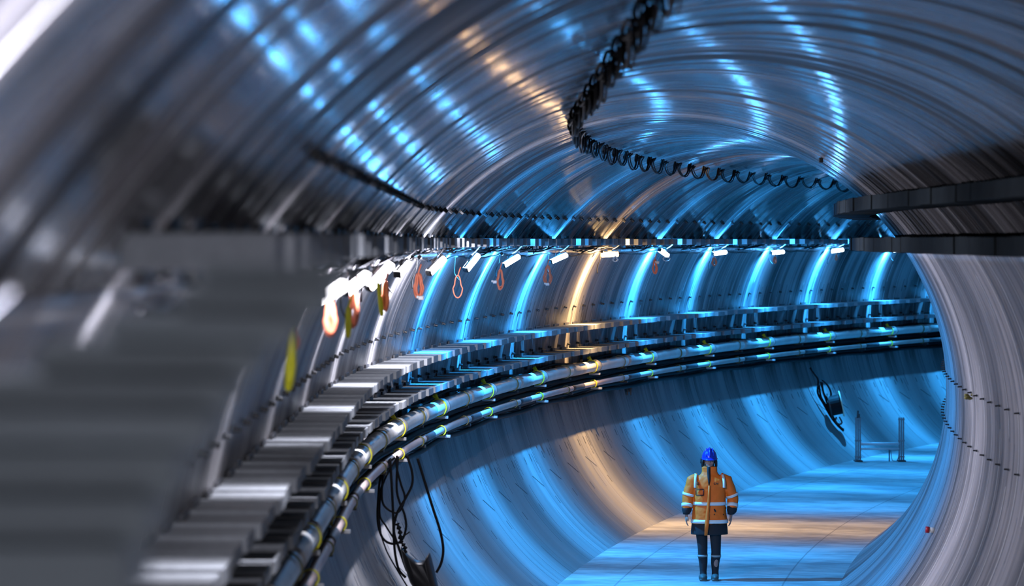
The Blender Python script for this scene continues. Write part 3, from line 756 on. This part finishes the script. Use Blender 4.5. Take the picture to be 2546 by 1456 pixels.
    # black inner coat below the jacket
    bm = bmesh.new(); limb(bm, [((.0, 0, .90), .235, .145), ((.002, 0, .80), .250, .155), ((.002, 0, .72), .258, .16), ((.002, 0, .645), .262, .165)], 40)
    o = part('inner_coat', bm, BLK, .009)
    # jacket with sleeves
    bm = bmesh.new()
    prof = [(.80, .257, .172), (.90, .246, .168), (1.0, .236, .162), (1.09, .228, .155), (1.2, .226, .152), (1.32, .228, .148), (1.41, .216, .135), (1.455, .18, .118), (1.485, .13, .10), (1.52, .108, .09), (1.60, .112, .092)]
    add_loft(bm, [ell((.004, 0, z), a, b, 40, None, 2.4) for z, a, b in prof])
    for A, sx in ((AL, -1), (AR, 1)):
        limb(bm, [((sx*.15, 0, 1.43), .085, .085), (Vector(A[1])+Vector((-sx*.02, 0, .04)), .088, .088), (Vector(A[1])*.45+Vector(A[2])*.55, .080, .086), (A[2], .080, .086), (Vector(A[2])*.5+Vector(A[3])*.5, .078, .083), (Vector(A[3])+Vector((0, 0, .0)), .070, .076), (Vector(A[3])+Vector((.0, -.003, -.022)), .068, .074)], 28)
    jk = part('jacket', bm, HIVIS, .009, sm=3)
    tx = bpy.data.textures.new('cloth_folds', 'CLOUDS'); tx.noise_scale = .11; tx.noise_depth = 2
    dm = jk.modifiers.new('folds', 'DISPLACE'); dm.texture = tx; dm.strength = .022; dm.mid_level = .5; dm.texture_coords = 'LOCAL'
    def band(c0, c1, a0, b0, a1, b1, name='reflective_band', mat=REFL, p=2.4, n=40, axd=None):
        bm = bmesh.new(); ax = axd
        r = [ell(c0, a0-.02, b0-.02, n, ax, p), ell(c0, a0, b0, n, ax, p), ell(c1, a1, b1, n, ax, p), ell(c1, a1-.02, b1-.02, n, ax, p)]
        add_loft(bm, r, False); return part(name, bm, mat, None, jk)
    band((.004, 0, .808), (.004, 0, .858), .266, .181, .262, .179)
    band((.004, 0, 1.06), (.004, 0, 1.107), .2395, .168, .2375, .165)
    for A, sx in ((AL, -1), (AR, 1)):
        ax = (Vector(A[2])-Vector(A[3])).normalized(); c = Vector(A[3])+ax*.0
        band(c, c+ax*.045, .080, .086, .082, .088, p=2.0, axd=ax)
        ax = (Vector(A[1])-Vector(A[2])).normalized(); c = Vector(A[2])+ax*(.015 if sx > 0 else .02)
        band(c, c+ax*.035, .091, .097, .091, .097, p=2.0, axd=ax)
        # tape over the shoulder
        bm = bmesh.new(); x = sx*.205 if sx < 0 else .2
        path = smooth_path([Vector((x, -.128, 1.31)), Vector((x, -.133, 1.37)), Vector((x*.98, -.112, 1.43)), Vector((x*.93, -.05, 1.478)), Vector((x*.93, .04, 1.48)), Vector((x, .12, 1.40))], 5)
        rg = []
        for i, q in enumerate(path):
            tt = (path[min(i+1, len(path)-1)]-path[max(i-1, 0)]).normalized(); nn = Vector((1, 0, 0)).cross(tt).normalized()*.013
            rg.append([q+Vector((-.017, 0, 0))+nn, q+Vector((.017, 0, 0))+nn, q+Vector((.017, 0, 0))-nn, q+Vector((-.017, 0, 0))-nn])
        add_loft(bm, rg)
        part('shoulder_tape', bm, REFL, None, jk)
        bm = bmesh.new(); c = Vector(A[3]); w_ = Vector(A[4])
        limb(bm, [(c+Vector((0, 0, -.012)), .072, .074), (c*.5+w_*.5, .070, .072), (w_+Vector((0, 0, .015)), .050, .054), (w_+Vector((0, 0, .0)), .047, .05)], 24); part('cuff', bm, BLK, None, jk)
    # dark neck opening, front flap
    def front(zs, xs, y0, name, mat, par, th_=.012):
        """panel lying on the jacket front: zs heights, xs (left, right) pairs"""
        bm = bmesh.new(); rings = []
        for z, (a, b), y in zip(zs, xs, y0): rings.append([Vector((a, y-th_, z)), Vector((b, y-th_, z)), Vector((b, y+th_, z)), Vector((a, y+th_, z))])
        add_loft(bm, rings); return part(name, bm, mat, None, par)
    front((1.598, 1.52, 1.45, 1.40, 1.345), ((-.040, .008), (-.036, .008), (-.032, .008), (-.026, .004), (-.018, -.012)), (-.095, -.098, -.128, -.146, -.155), 'neck_opening', BLK, jk)
    front((1.34, 1.2, 1.08, .95, .80, .645), ((-.022, .006), (-.030, .002), (-.040, -.004), (-.058, -.010), (-.074, -.016), (-.080, -.038)), (-.158, -.163, -.176, -.180, -.192, -.192), 'front_flap', HIVIS, jk, .01)
    fy = -.168
    bm = bmesh.new(); X0, X1, Z0, Z1 = -.194, -.091, 1.206, 1.291
    for c, dd in (((X0+X1)/2, Z1), ((X0+X1)/2, Z0)): add_box(bm, (c, -.156, dd), (X1-X0, .02, .011))
    for xx in (X0, X1): add_box(bm, (xx, -.152, (Z0+Z1)/2), (.011, .02, Z1-Z0))
    part('badge_pocket', bm, MAROON, None, jk)
    bm = bmesh.new(); c = Vector((-.168, -.146, 1.368))
    for a, b in (((-.018, -.012), (0, .022)), ((0, .022), (.018, -.012)), ((.018, -.012), (-.018, -.012))): add_tube(bm, [c+Vector((a[0], 0, a[1])), c+Vector((b[0], 0, b[1]))], .004, 6)
    part('chest_emblem', bm, MAROON, None, jk)
    bm = bmesh.new()
    for i, pts in enumerate(([(.012, .010), (-.008, .010), (-.012, 0), (-.008, -.010), (.012, -.010)], [(-.012, .012), (-.006, -.012), (0, .006), (.006, -.012), (.012, .012)])):
        c = Vector((.068+i*.034, -.150, 1.368)); add_tube(bm, [c+Vector((a, 0, b)) for a, b in pts], .0038, 6)
    part('chest_lettering', bm, BLK, None, jk)
    bm = bmesh.new(); add_tube(bm, [(.060, -.170, 1.015), (.068, -.173, .995), (.078, -.175, .975)], [.008, .013, .009], 8); add_sphere(bm, (.06, -.176, .938), (.007, .008, .009), 8); add_sphere(bm, (.19, -.160, .935), (.008, .008, .01), 8)
    part('dark_clip', bm, BLK, None, jk)
worker()
